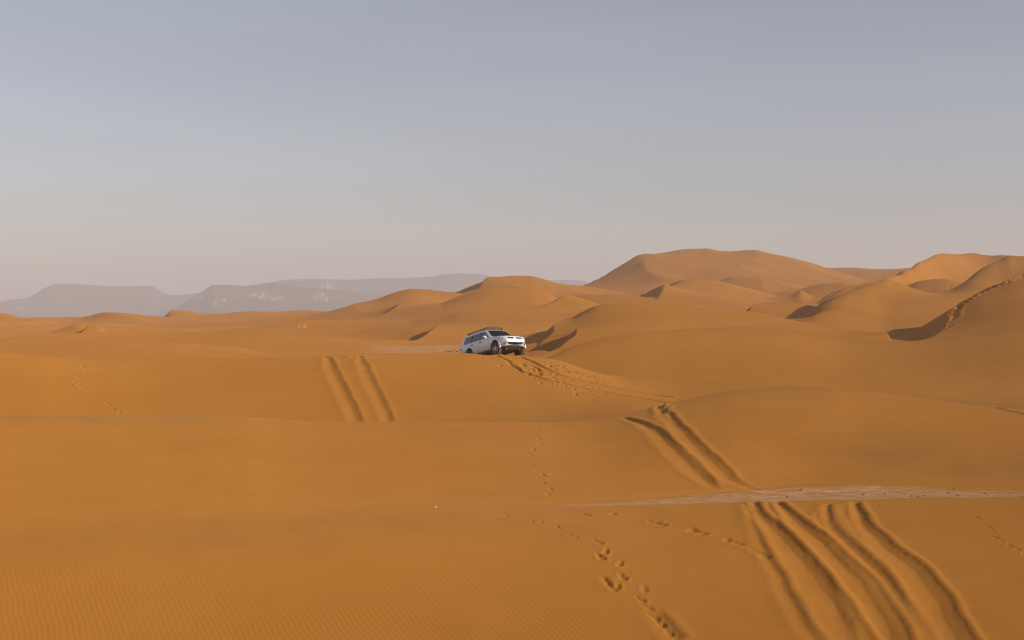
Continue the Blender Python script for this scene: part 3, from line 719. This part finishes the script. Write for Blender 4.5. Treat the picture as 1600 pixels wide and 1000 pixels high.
def panel(axis, corners, off=.006, n=(8, 6), thick=.03, side=1, tree=None, bm=None):
    """patch that follows the shell, given by four (or a fan of) corner pairs, with its own thickness"""
    bm = bm or bmesh.new()
    c = [Vector((p[0], p[1], 0)) for p in corners]
    outer, inner = [], []
    for i in range(n[0]+1):
        ro, ri = [], []
        for j in range(n[1]+1):
            s, t = i/n[0], j/n[1]
            q = c[0]*(1-s)*(1-t) + c[1]*s*(1-t) + c[2]*s*t + c[3]*(1-s)*t
            h = hit(axis, q.x, q.y, side, tree)
            if h is None: return bm
            p, nn = h
            ro.append(bm.verts.new(p + nn*off)); ri.append(bm.verts.new(p + nn*(off-thick)))
        outer.append(ro); inner.append(ri)
    for i in range(n[0]):
        for j in range(n[1]):
            bm.faces.new((outer[i][j], outer[i+1][j], outer[i+1][j+1], outer[i][j+1]))
            bm.faces.new((inner[i][j+1], inner[i+1][j+1], inner[i+1][j], inner[i][j]))
    for i in range(n[0]):
        bm.faces.new((outer[i][0], inner[i][0], inner[i+1][0], outer[i+1][0]))
        bm.faces.new((outer[i][-1], outer[i+1][-1], inner[i+1][-1], inner[i][-1]))
    for j in range(n[1]):
        bm.faces.new((outer[0][j], outer[0][j+1], inner[0][j+1], inner[0][j]))
        bm.faces.new((outer[-1][j], inner[-1][j], inner[-1][j+1], outer[-1][j+1]))
    return bm

def lathe(bm, prof, n=40, axis_y=0.0, c=(0, 0, 0)):
    """prof: (radius, y) revolved about the y axis through c"""
    rs = []
    for k in range(n):
        a = 2*math.pi*k/n
        rs.append([bm.verts.new((c[0] + r*math.cos(a), c[1] + y, c[2] + r*math.sin(a))) for r, y in prof])
    for k in range(n):
        a, b = rs[k], rs[(k+1) % n]
        for i in range(len(prof)-1): bm.faces.new((a[i], b[i], b[i+1], a[i+1]))
    return rs

def make_suv():
    root = bpy.data.objects.new('off_road_car', None); C.objects.link(root)
    root.empty_display_size = 1
    tag(root, 'dusty white four-door off-road car with a roof rack climbing nose up over the dune crest', 'off-road car')
    # shell with the wheel housings cut out
    body = mesh_obj('body', shell(), [PAINT, PLASTIC], root)
    bm = bmesh.new()
    for wx in (1.4, -1.4):
        for s in (1, -1):
            bmesh.ops.create_cone(bm, cap_ends=True, segments=40, radius1=.47, radius2=.47, depth=.44, matrix=Matrix.Translation((wx, s*.75, .42)) @ Matrix.Rotation(R(90), 4, 'X'))
    cut = mesh_obj('cutter', bm, [PAINT, PLASTIC], None, smooth=False)
    for p in cut.data.polygons: p.material_index = 1
    md = body.modifiers.new('b', 'BOOLEAN'); md.operation = 'DIFFERENCE'; md.object = cut; md.solver = 'EXACT'
    dg = bpy.context.evaluated_depsgraph_get()
    me = bpy.data.meshes.new_from_object(body.evaluated_get(dg))
    body.modifiers.clear(); old = body.data; body.data = me; me.name = 'body'
    bpy.data.objects.remove(cut); bpy.data.meshes.remove(old)
    mesh_obj('cabin', cabin(), PAINT, root)
    for s in (1, -1):
        for q in ([(-.285, 1.155), (-.215, 1.155), (-.215, 1.60), (-.285, 1.60)], [(-1.235, 1.17), (-1.135, 1.17), (-1.105, 1.60), (-1.195, 1.60)]):
            mesh_obj('pillar_trim', panel('y', q, .008, (2, 5), .02, s, T_CAB), PLASTIC, root)
    # underside: sump guard, chassis rails, axle
    bm = bmesh.new()
    box(bm, (0, 0, .36), (3.2, 1.0, .14), bevel=.03)
    for s in (1, -1): box(bm, (0, s*.45, .31), (3.9, .09, .12), bevel=.02)
    tube(bm, [(1.4, -.66, .37), (1.4, .66, .37)], .05); tube(bm, [(-1.4, -.66, .37), (-1.4, .66, .37)], .06)
    mesh_obj('chassis', bm, PLASTIC, root)
    bm = bmesh.new()
    box(bm, (1.93, 0, .41), (.40, .80, .03), Matrix.Rotation(R(-24), 4, 'Y'), .01)
    mesh_obj('skid_plate', bm, TRIM, root)
    # wheels
    for wx in (1.4, -1.4):
        for s in (1, -1):
            w = bpy.data.objects.new('wheel', None); C.objects.link(w); w.parent = root
            w.location = (wx, s*.76, .385)
            if wx > 0: w.rotation_euler = (0, 0, R(6))
            bm = bmesh.new()
            lathe(bm, [(.235, -.105), (.27, -.125), (.335, -.132), (.368, -.118), (.385, -.09), (.387, 0), (.385, .09), (.368, .118), (.335, .132), (.27, .125), (.235, .105)], 48)
            for k in range(36):
                for ss in (1, -1):
                    a = 2*math.pi*(k + (.25 if ss > 0 else 0))/36
                    box(bm, (.383*math.cos(a), ss*.075, .383*math.sin(a)), (.022, .07, .04), Matrix.Rotation(-a, 4, 'Y'))
            mesh_obj('tyre', bm, RUBBER, w)
            bm = bmesh.new()
            f = s*1.0
            lathe(bm, [(.238, f*.10), (.238, -f*.10), (.21, -f*.10), (.205, f*.085), (.225, f*.112), (.238, f*.10)], 40)
            for k in range(6):
                a = 2*math.pi*k/6 + .3
                box(bm, (.13*math.cos(a), f*.085, .13*math.sin(a)), (.19, .03, .062), Matrix.Rotation(-a, 4, 'Y'), .008)
            lathe(bm, [(.0, f*.105), (.06, f*.10), (.07, f*.07), (.0, f*.06)], 20)
            mesh_obj('rim', bm, ALLOY, w)
            bm = bmesh.new()
            lathe(bm, [(.0, f*.02), (.205, f*.02), (.205, f*.0), (.0, f*.0)], 28)
            mesh_obj('brake_disc', bm, PLASTIC, w)
            # flared arch
            bm = bmesh.new()
            rows_ = []
            for k in range(25):
                a = R(-4) + R(188)*k/24
                ca, sa = math.cos(a), math.sin(a)
                prof = [(.462, .80), (.462, .892), (.48, .902), (.515, .895), (.55, .868), (.54, .80)]
                rows_.append([bm.verts.new((wx + r*ca, s*y, .42 + r*sa*(1.0 if sa > 0 else 1))) for r, y in prof])
            for a, b in zip(rows_[:-1], rows_[1:]):
                for i in range(5): bm.faces.new((a[i], b[i], b[i+1], a[i+1]))
            mesh_obj('wheel_arch', bm, PAINT, root)
    # doors with their windows, handles
    def side_glass(corners, parent, s, mat):
        bm = bmesh.new()
        panel('y', corners, .010, (6, 4), .02, s, T_CAB, bm)
        return mesh_obj('window', bm, mat, parent)
    for s in (1, -1):
        d = mesh_obj('door', panel('y', [(-.24, .46), (.80, .46), (.80, 1.09), (-.24, 1.09)], .010, (10, 8), .03, s), PAINT, root)
        side_glass([(-.21, 1.165), (.74, 1.165), (.20, 1.56), (-.21, 1.59)], d, s, GLASS)
        bm = bmesh.new(); p, n_ = hit('y', -.10, .985, s); box(bm, p + n_*.03, (.20, .035, .042), None, .01); mesh_obj('handle', bm, PLASTIC, d)
        d = mesh_obj('door', panel('y', [(-.90, .46), (-.265, .46), (-.265, 1.09), (-1.16, 1.09)], .010, (10, 8), .03, s), PAINT, root)
        side_glass([(-1.13, 1.175), (-.29, 1.165), (-.29, 1.59), (-1.10, 1.59)], d, s, GLASS)
        bm = bmesh.new(); p, n_ = hit('y', -1.00, .985, s); box(bm, p + n_*.03, (.20, .035, .042), None, .01); mesh_obj('handle', bm, PLASTIC, d)
        side_glass([(-2.10, 1.19), (-1.24, 1.175), (-1.20, 1.585), (-1.98, 1.56)], root, s, TINT)
        # black sill strip, tail lamp, mirror
        mesh_obj('sill', panel('y', [(-.90, .375), (.88, .375), (.88, .435), (-.90, .435)], .016, (12, 2), .03, s), TRIM, root)
        mesh_obj('tail_lamp', panel('y', [(-2.43, .80), (-2.30, .80), (-2.33, 1.06), (-2.42, 1.06)], .012, (3, 4), .03, s), AMBER, root)
        bm = bmesh.new()
        box(bm, (.62, s*.985, 1.18), (.12, .17, .14), Matrix.Rotation(R(s*8), 4, 'Z'), .045)
        box(bm, (.64, s*.87, 1.14), (.07, .14, .05), None, .015)
        mr = mesh_obj('side_mirror', bm, PAINT, root)
        bm = bmesh.new(); box(bm, (.551, s*1.00, 1.195), (.006, .165, .125), Matrix.Rotation(R(s*8), 4, 'Z'), .002); mesh_obj('mirror_glass', bm, CHROME, mr)
    # glass front and back
    def glass_band(xs_, wfun, name, up):
        bm = bmesh.new(); g = []
        for x in xs_:
            row_ = []
            wv = wfun(x)
            for k in range(13):
                y = -wv + 2*wv*k/12
                p, nn = hit('z', x, y, 1, T_CAB)
                row_.append(bm.verts.new(p + nn*.010))
            g.append(row_)
        for a, b in zip(g[:-1], g[1:]):
            for k in range(12): bm.faces.new((a[k], a[k+1], b[k+1], b[k]))
        r = bmesh.ops.solidify(bm, geom=bm.faces[:], thickness=.004)
        return mesh_obj(name, bm, GLASS, root)
    ws = glass_band(np.linspace(.27, .93, 9), lambda x: SIDE(float(RT(x))) - .085, 'windscreen', 1)
    glass_band(np.linspace(-2.405, -2.20, 6), lambda x: SIDE(float(RT(x))) - .10, 'rear_window', 1)
    for y0 in (.42, -.18):
        bm = bmesh.new(); tube(bm, [(.96, y0, 1.185), (.80, y0-.25, 1.285), (.74, y0-.40, 1.325)], .008, 6); mesh_obj('wiper', bm, PLASTIC, ws)
    # nose
    hood = mesh_obj('bonnet', panel('z', [(1.08, -.66), (2.02, -.56), (2.02, .56), (1.08, .66)], .010, (12, 12), .02), PAINT, root)
    bm = bmesh.new()
    for s in (1, -1):
        bm2 = panel('z', [(1.15, s*.30), (1.98, s*.22), (1.98, s*.30), (1.15, s*.40)], .020, (8, 2), .02)
        mesh_obj('bonnet_crease', bm2, PAINT, hood)
    bm.free()
    gr = mesh_obj('bumper', panel('x', [(-.58, .66), (.58, .66), (.58, .845), (-.58, .845)], .030, (14, 6), .05), PAINT, root)
    for s in (1, -1):
        q = [(s*.09, .855), (s*.45, .862), (s*.47, .93), (s*.07, .935)]
        g = mesh_obj('grille', panel('x', q, .012, (8, 4), .03), VOID, root)
        bm = bmesh.new(); pts = [hit('x', s*y, .895)[0] + Vector((.022, 0, 0)) for y in (.10, .22, .34, .44)]; tube(bm, [tuple(p) for p in pts], .006, 6); mesh_obj('grille_bar', bm, PLASTIC, g)
        mesh_obj('headlight', panel('x', [(s*.49, .78), (s*.70, .80), (s*.72, .93), (s*.50, .915)], .014, (6, 5), .03), LAMP, root)
        mesh_obj('indicator', panel('y', [(1.86, .81), (1.97, .80), (1.95, .90), (1.84, .91)], .012, (4, 4), .03, s), LAMP, root)
        bm = bmesh.new(); p, nn = hit('x', s*.63, .60)
        rq = nn.to_track_quat('Z', 'Y').to_matrix().to_4x4()
        bmesh.ops.create_cone(bm, cap_ends=True, segments=24, radius1=.085, radius2=.078, depth=.06, matrix=Matrix.Translation(p + nn*.01) @ rq)
        fb = mesh_obj('fog_lamp', bm, PLASTIC, root)
        bm = bmesh.new(); bmesh.ops.create_uvsphere(bm, u_segments=16, v_segments=10, radius=.05, matrix=Matrix.Translation(p + nn*.03) @ rq @ Matrix.Diagonal((1, 1, .4, 1))); mesh_obj('lens', bm, LAMP, fb)
    # three-diamond badge
    bm = bmesh.new(); p, nn = hit('x', 0, .90)
    for k in range(3):
        a = R(90 + 120*k); e = Vector((0, math.cos(a), math.sin(a))); f = Vector((0, -e.z, e.y))
        base = p + Vector((.022, 0, 0)); L_ = .062
        q = [base, base + e*L_*.5 + f*L_*.29, base + e*L_, base + e*L_*.5 - f*L_*.29]
        v = [bm.verts.new(x) for x in q]; v2 = [bm.verts.new(x + Vector((.012, 0, 0))) for x in q]
        bm.faces.new(v2); bm.faces.new(v[::-1])
        for i in range(4): bm.faces.new((v[i], v[(i+1) % 4], v2[(i+1) % 4], v2[i]))
    mesh_obj('emblem', bm, CHROME, root, smooth=False)
    # wide lower intake with a plate above it, lower apron
    it = mesh_obj('intake', panel('x', [(-.42, .545), (.42, .545), (.54, .65), (-.54, .65)], .016, (12, 4), .04), VOID, root)
    bm = bmesh.new()
    for z in (.585, .615):
        pts = [hit('x', y, z)[0] + Vector((.03, 0, 0)) for y in np.linspace(-.42, .42, 9)]; tube(bm, [tuple(p) for p in pts], .006, 6)
    mesh_obj('slat', bm, PLASTIC, it)
    bm = bmesh.new(); p, nn = hit('x', 0, .745); box(bm, p + Vector((.045, 0, 0)), (.012, .50, .115), None, .004); mesh_obj('number_plate', bm, LAMP, root)
    bm = bmesh.new()
    g = []
    for y in np.linspace(-.80, .80, 25):
        xx = 2.16 - .36*abs(y/.80)**2.6
        g.append([bm.verts.new((xx - .10, y, .40)), bm.verts.new((xx + .015, y, .42)), bm.verts.new((xx + .035, y, .485)), bm.verts.new((xx + .01, y, .535)), bm.verts.new((xx - .10, y, .53))])
    for a, b in zip(g[:-1], g[1:]):
        for k in range(5): bm.faces.new((a[k], b[k], b[(k+1) % 5], a[(k+1) % 5]))
    bm.faces.new(g[0]); bm.faces.new(g[-1][::-1])
    mesh_obj('bumper_apron', bm, APRON, root)
    # roof rack: basket of two rails, posts, cross bars, wooden slats
    rk = bpy.data.objects.new('roof_rack', None); C.objects.link(rk); rk.parent = root
    bm = bmesh.new()
    loop = [(.16, -.50, 0), (.20, -.40, 0), (.20, .40, 0), (.16, .50, 0), (-2.02, .54, 0), (-2.06, .46, 0), (-2.06, -.46, 0), (-2.02, -.54, 0), (.16, -.50, 0)]
    for z, r in ((1.785, .016), (1.85, .016)): tube(bm, [(x, y, z + .012*math.sin(x)) for x, y, _ in loop], r, 8)
    mesh_obj('rail', bm, RACK, rk)
    posts = [(x, s*.52) for x in np.linspace(-1.98, .12, 8) for s in (1, -1)] + [(x, y) for x in (.20, -2.06) for y in (-.34, -.12, .12, .34)]
    for x, y in posts:
        bm = bmesh.new(); tube(bm, [(x, y, 1.78), (x, y, 1.855)], .011, 6); mesh_obj('post', bm, RACK, rk)
    bm = bmesh.new()
    for x in np.linspace(-1.95, .08, 9): box(bm, (x, 0, 1.79), (.05, 1.04, .02))
    for y in np.linspace(-.40, .40, 5): box(bm, (-.95, y, 1.808), (2.1, .07, .014))
    mesh_obj('slat_floor', bm, WOOD, rk)
    for x in (-1.7, -.85, .0):
        for s in (1, -1):
            bm = bmesh.new(); box(bm, (x, s*.56, 1.75), (.07, .05, .09), None, .01); mesh_obj('foot', bm, RACK, rk)
    for y in (-.36, -.05, .30):
        bm = bmesh.new(); box(bm, (.20, y, 1.868), (.06, .10, .05), None, .015); mesh_obj('clamp', bm, RACK, rk)
    root.matrix_world = CAR_M
    return root
make_suv()

# ---------------------------------------------------------------- small things lying about
def rock(name, size, seed, mat, label, cat, pos, group=None, flat=.6):
    bm = bmesh.new(); bmesh.ops.create_icosphere(bm, subdivisions=3, radius=size)
    rs = random.Random(seed); off = Vector((rs.uniform(-9, 9), rs.uniform(-9, 9), rs.uniform(-9, 9)))
    from mathutils import noise
    for v in bm.verts:
        k = 1 + .45*noise.noise(v.co/size*1.1 + off) + .18*noise.noise(v.co/size*2.7 + off)
        v.co = Vector((v.co.x*k*1.25, v.co.y*k, v.co.z*k*flat))
    o = mesh_obj(name, bm, mat, None, angle=R(28)); o.location = pos; o.rotation_euler.z = rs.uniform(0, 6.28)
    tag(o, label, cat, group)
    return o
STONE = simple('dark_stone', (.13, .085, .055), .9, spec=.2)
PALE = simple('pale_stone', (.62, .55, .45), .85, spec=.2)
BR2 = rows()
def spot(u, v, dmin=28, sink=.2, size=.05):
    x, y = unproject([(u, v)], dmin, BR2)[0]
    return (x, y, ground_at(x, y) + size*(.5 - sink))
rock('stone', .036, 3, PALE, 'small whitish stone alone on the smooth sand left of the clay strip', 'stone', spot(680, 793.5, 36, .1, .06))
rr = random.Random(11)
first = None
for k in range(22):
    u = rr.choice([rr.uniform(1225, 1600), rr.uniform(1330, 1600), rr.uniform(1480, 1600)]); v = rr.uniform(764, 777)
    s = rr.uniform(.4, .85)
    p = spot(u, v, 43, .25, .045*s)
    if first is None:
        first = o = rock('pebble', .045, 21, STONE, 'dark pebble on the pale clay strip between the dunes', 'pebble', p, 'dark pebbles strewn over the clay strip')
    else:
        o = first.copy(); C.objects.link(o); o.location = p
    o.rotation_euler = (rr.uniform(-.3, .3), rr.uniform(-.3, .3), rr.uniform(0, 6.28)); o.scale = (s, s*rr.uniform(.7, 1.2), s)
first = None
for (u, v, s) in [(704, 549.3, 1.0), (709, 548, .8), (714, 549.5, .9), (719.5, 546.8, 1.1), (697, 549.8, .7)]:
    p = spot(u, v, 82, .2, .09*s)
    if first is None:
        first = o = rock('clod', .10, 31, STONE, 'dark clod on the clay flat left of the white car', 'clod', p, 'dark clods behind the crest beside the car')
    else:
        o = first.copy(); C.objects.link(o); o.location = p; o.rotation_euler.z = rr.uniform(0, 6)
    o.scale = (s, s, s)

# ---------------------------------------------------------------- air, sky, sun, camera
def haze_box():
    bm = bmesh.new()
    x, y0, y1, z0, z1 = 9000, -400, 6700, float(H.min()) - 1.0, 118.0
    v = [bm.verts.new(p) for p in [(-x, y0, z0), (x, y0, z0), (x, y1, z0), (-x, y1, z0), (-x, y0, z1), (x, y0, z1), (x, y1, z1), (-x, y1, z1)]]
    for f in [(3, 2, 1, 0), (4, 5, 6, 7), (0, 1, 5, 4), (1, 2, 6, 5), (2, 3, 7, 6), (3, 0, 4, 7)]: bm.faces.new([v[i] for i in f])
    me = bpy.data.meshes.new('haze'); bm.to_mesh(me); bm.free()
    o = bpy.data.objects.new('haze', me); C.objects.link(o); tag(o, kind='stuff')
    m = bpy.data.materials.new('dusty_air'); m.use_nodes = True; t = m.node_tree; t.nodes.clear()
    out = t.nodes.new('ShaderNodeOutputMaterial'); p = t.nodes.new('ShaderNodeVolumePrincipled')
    p.inputs['Color'].default_value = HAZE_COLOR; p.inputs['Density'].default_value = HAZE_DENSITY
    p.inputs['Anisotropy'].default_value = 0.0
    t.links.new(p.outputs[0], out.inputs['Volume'])
    me.materials.append(m)
    return o
HAZE_COLOR = (.87, .865, .89, 1); HAZE_DENSITY = 3.4e-4
haze_box()

SKY_TINT = (1.045, .975, .995, 1)
w = bpy.data.worlds.new('World'); bpy.context.scene.world = w; w.use_nodes = True
t = w.node_tree; bg = t.nodes['Background']
sky = t.nodes.new('ShaderNodeTexSky'); sky.sky_type = 'NISHITA'; sky.sun_disc = False
sky.sun_elevation = SUN_EL
sky.sun_rotation = R(90) - SUN_AZ          # the sky counts clockwise from +y
sky.air_density = 1.0; sky.dust_density = 1.5; sky.ozone_density = 1.5; sky.altitude = 700
hs = t.nodes.new('ShaderNodeHueSaturation'); hs.inputs['Saturation'].default_value = .60
t.links.new(sky.outputs[0], hs.inputs['Color'])
# thin veil of dust: faint level streaks of lighter and greyer air
tc = t.nodes.new('ShaderNodeTexCoord'); mp = t.nodes.new('ShaderNodeMapping'); mp.inputs['Scale'].default_value = (1.5, 1.5, 14)
nz = t.nodes.new('ShaderNodeTexNoise'); nz.inputs['Scale'].default_value = 2.0; nz.inputs['Detail'].default_value = 4
t.links.new(tc.outputs['Generated'], mp.inputs[0]); t.links.new(mp.outputs[0], nz.inputs['Vector'])
mr = t.nodes.new('ShaderNodeMapRange'); mr.inputs[1].default_value = .3; mr.inputs[2].default_value = .7; mr.inputs[3].default_value = .965; mr.inputs[4].default_value = 1.035
t.links.new(nz.outputs[0], mr.inputs[0])
mx = t.nodes.new('ShaderNodeMix'); mx.data_type = 'RGBA'; mx.blend_type = 'MULTIPLY'; mx.inputs[0].default_value = 1
t.links.new(hs.outputs[0], mx.inputs[6]); t.links.new(mr.outputs[0], mx.inputs[7])
tn = t.nodes.new('ShaderNodeMix'); tn.data_type = 'RGBA'; tn.blend_type = 'MULTIPLY'; tn.inputs[0].default_value = 1; tn.inputs[7].default_value = SKY_TINT
t.links.new(mx.outputs[2], tn.inputs[6]); t.links.new(tn.outputs[2], bg.inputs['Color'])
bg.inputs['Strength'].default_value = .10

sl = bpy.data.lights.new('sun', 'SUN'); sl.energy = 3.9; sl.angle = R(.6); sl.color = (1, .90, .78)
so = bpy.data.objects.new('sun', sl); C.objects.link(so)
dirv = Vector((math.cos(SUN_AZ)*math.cos(SUN_EL), math.sin(SUN_AZ)*math.cos(SUN_EL), math.sin(SUN_EL)))
so.rotation_euler = dirv.to_track_quat('Z', 'Y').to_euler(); so.location = (60, -40, 60)

cam = bpy.data.cameras.new('camera'); co_ = bpy.data.objects.new('camera', cam); C.objects.link(co_)
cam.lens = 50.0; cam.sensor_width = 36.0; cam.sensor_fit = 'HORIZONTAL'
cam.shift_y = -20/1600
co_.rotation_euler = (R(90), 0, 0)
cam.clip_start = .1; cam.clip_end = 30000
sc = bpy.context.scene; sc.camera = co_
sc.view_settings.view_transform = 'Standard'; sc.view_settings.look = 'None'; sc.view_settings.exposure = .04; sc.view_settings.gamma = 1
sc.cycles.use_denoising = True
sc.cycles.max_bounces = 5; sc.cycles.diffuse_bounces = 3; sc.cycles.volume_bounces = 1
sc.cycles.filter_width = 1.15
sc.render.resolution_x, sc.render.resolution_y = 1024, 640
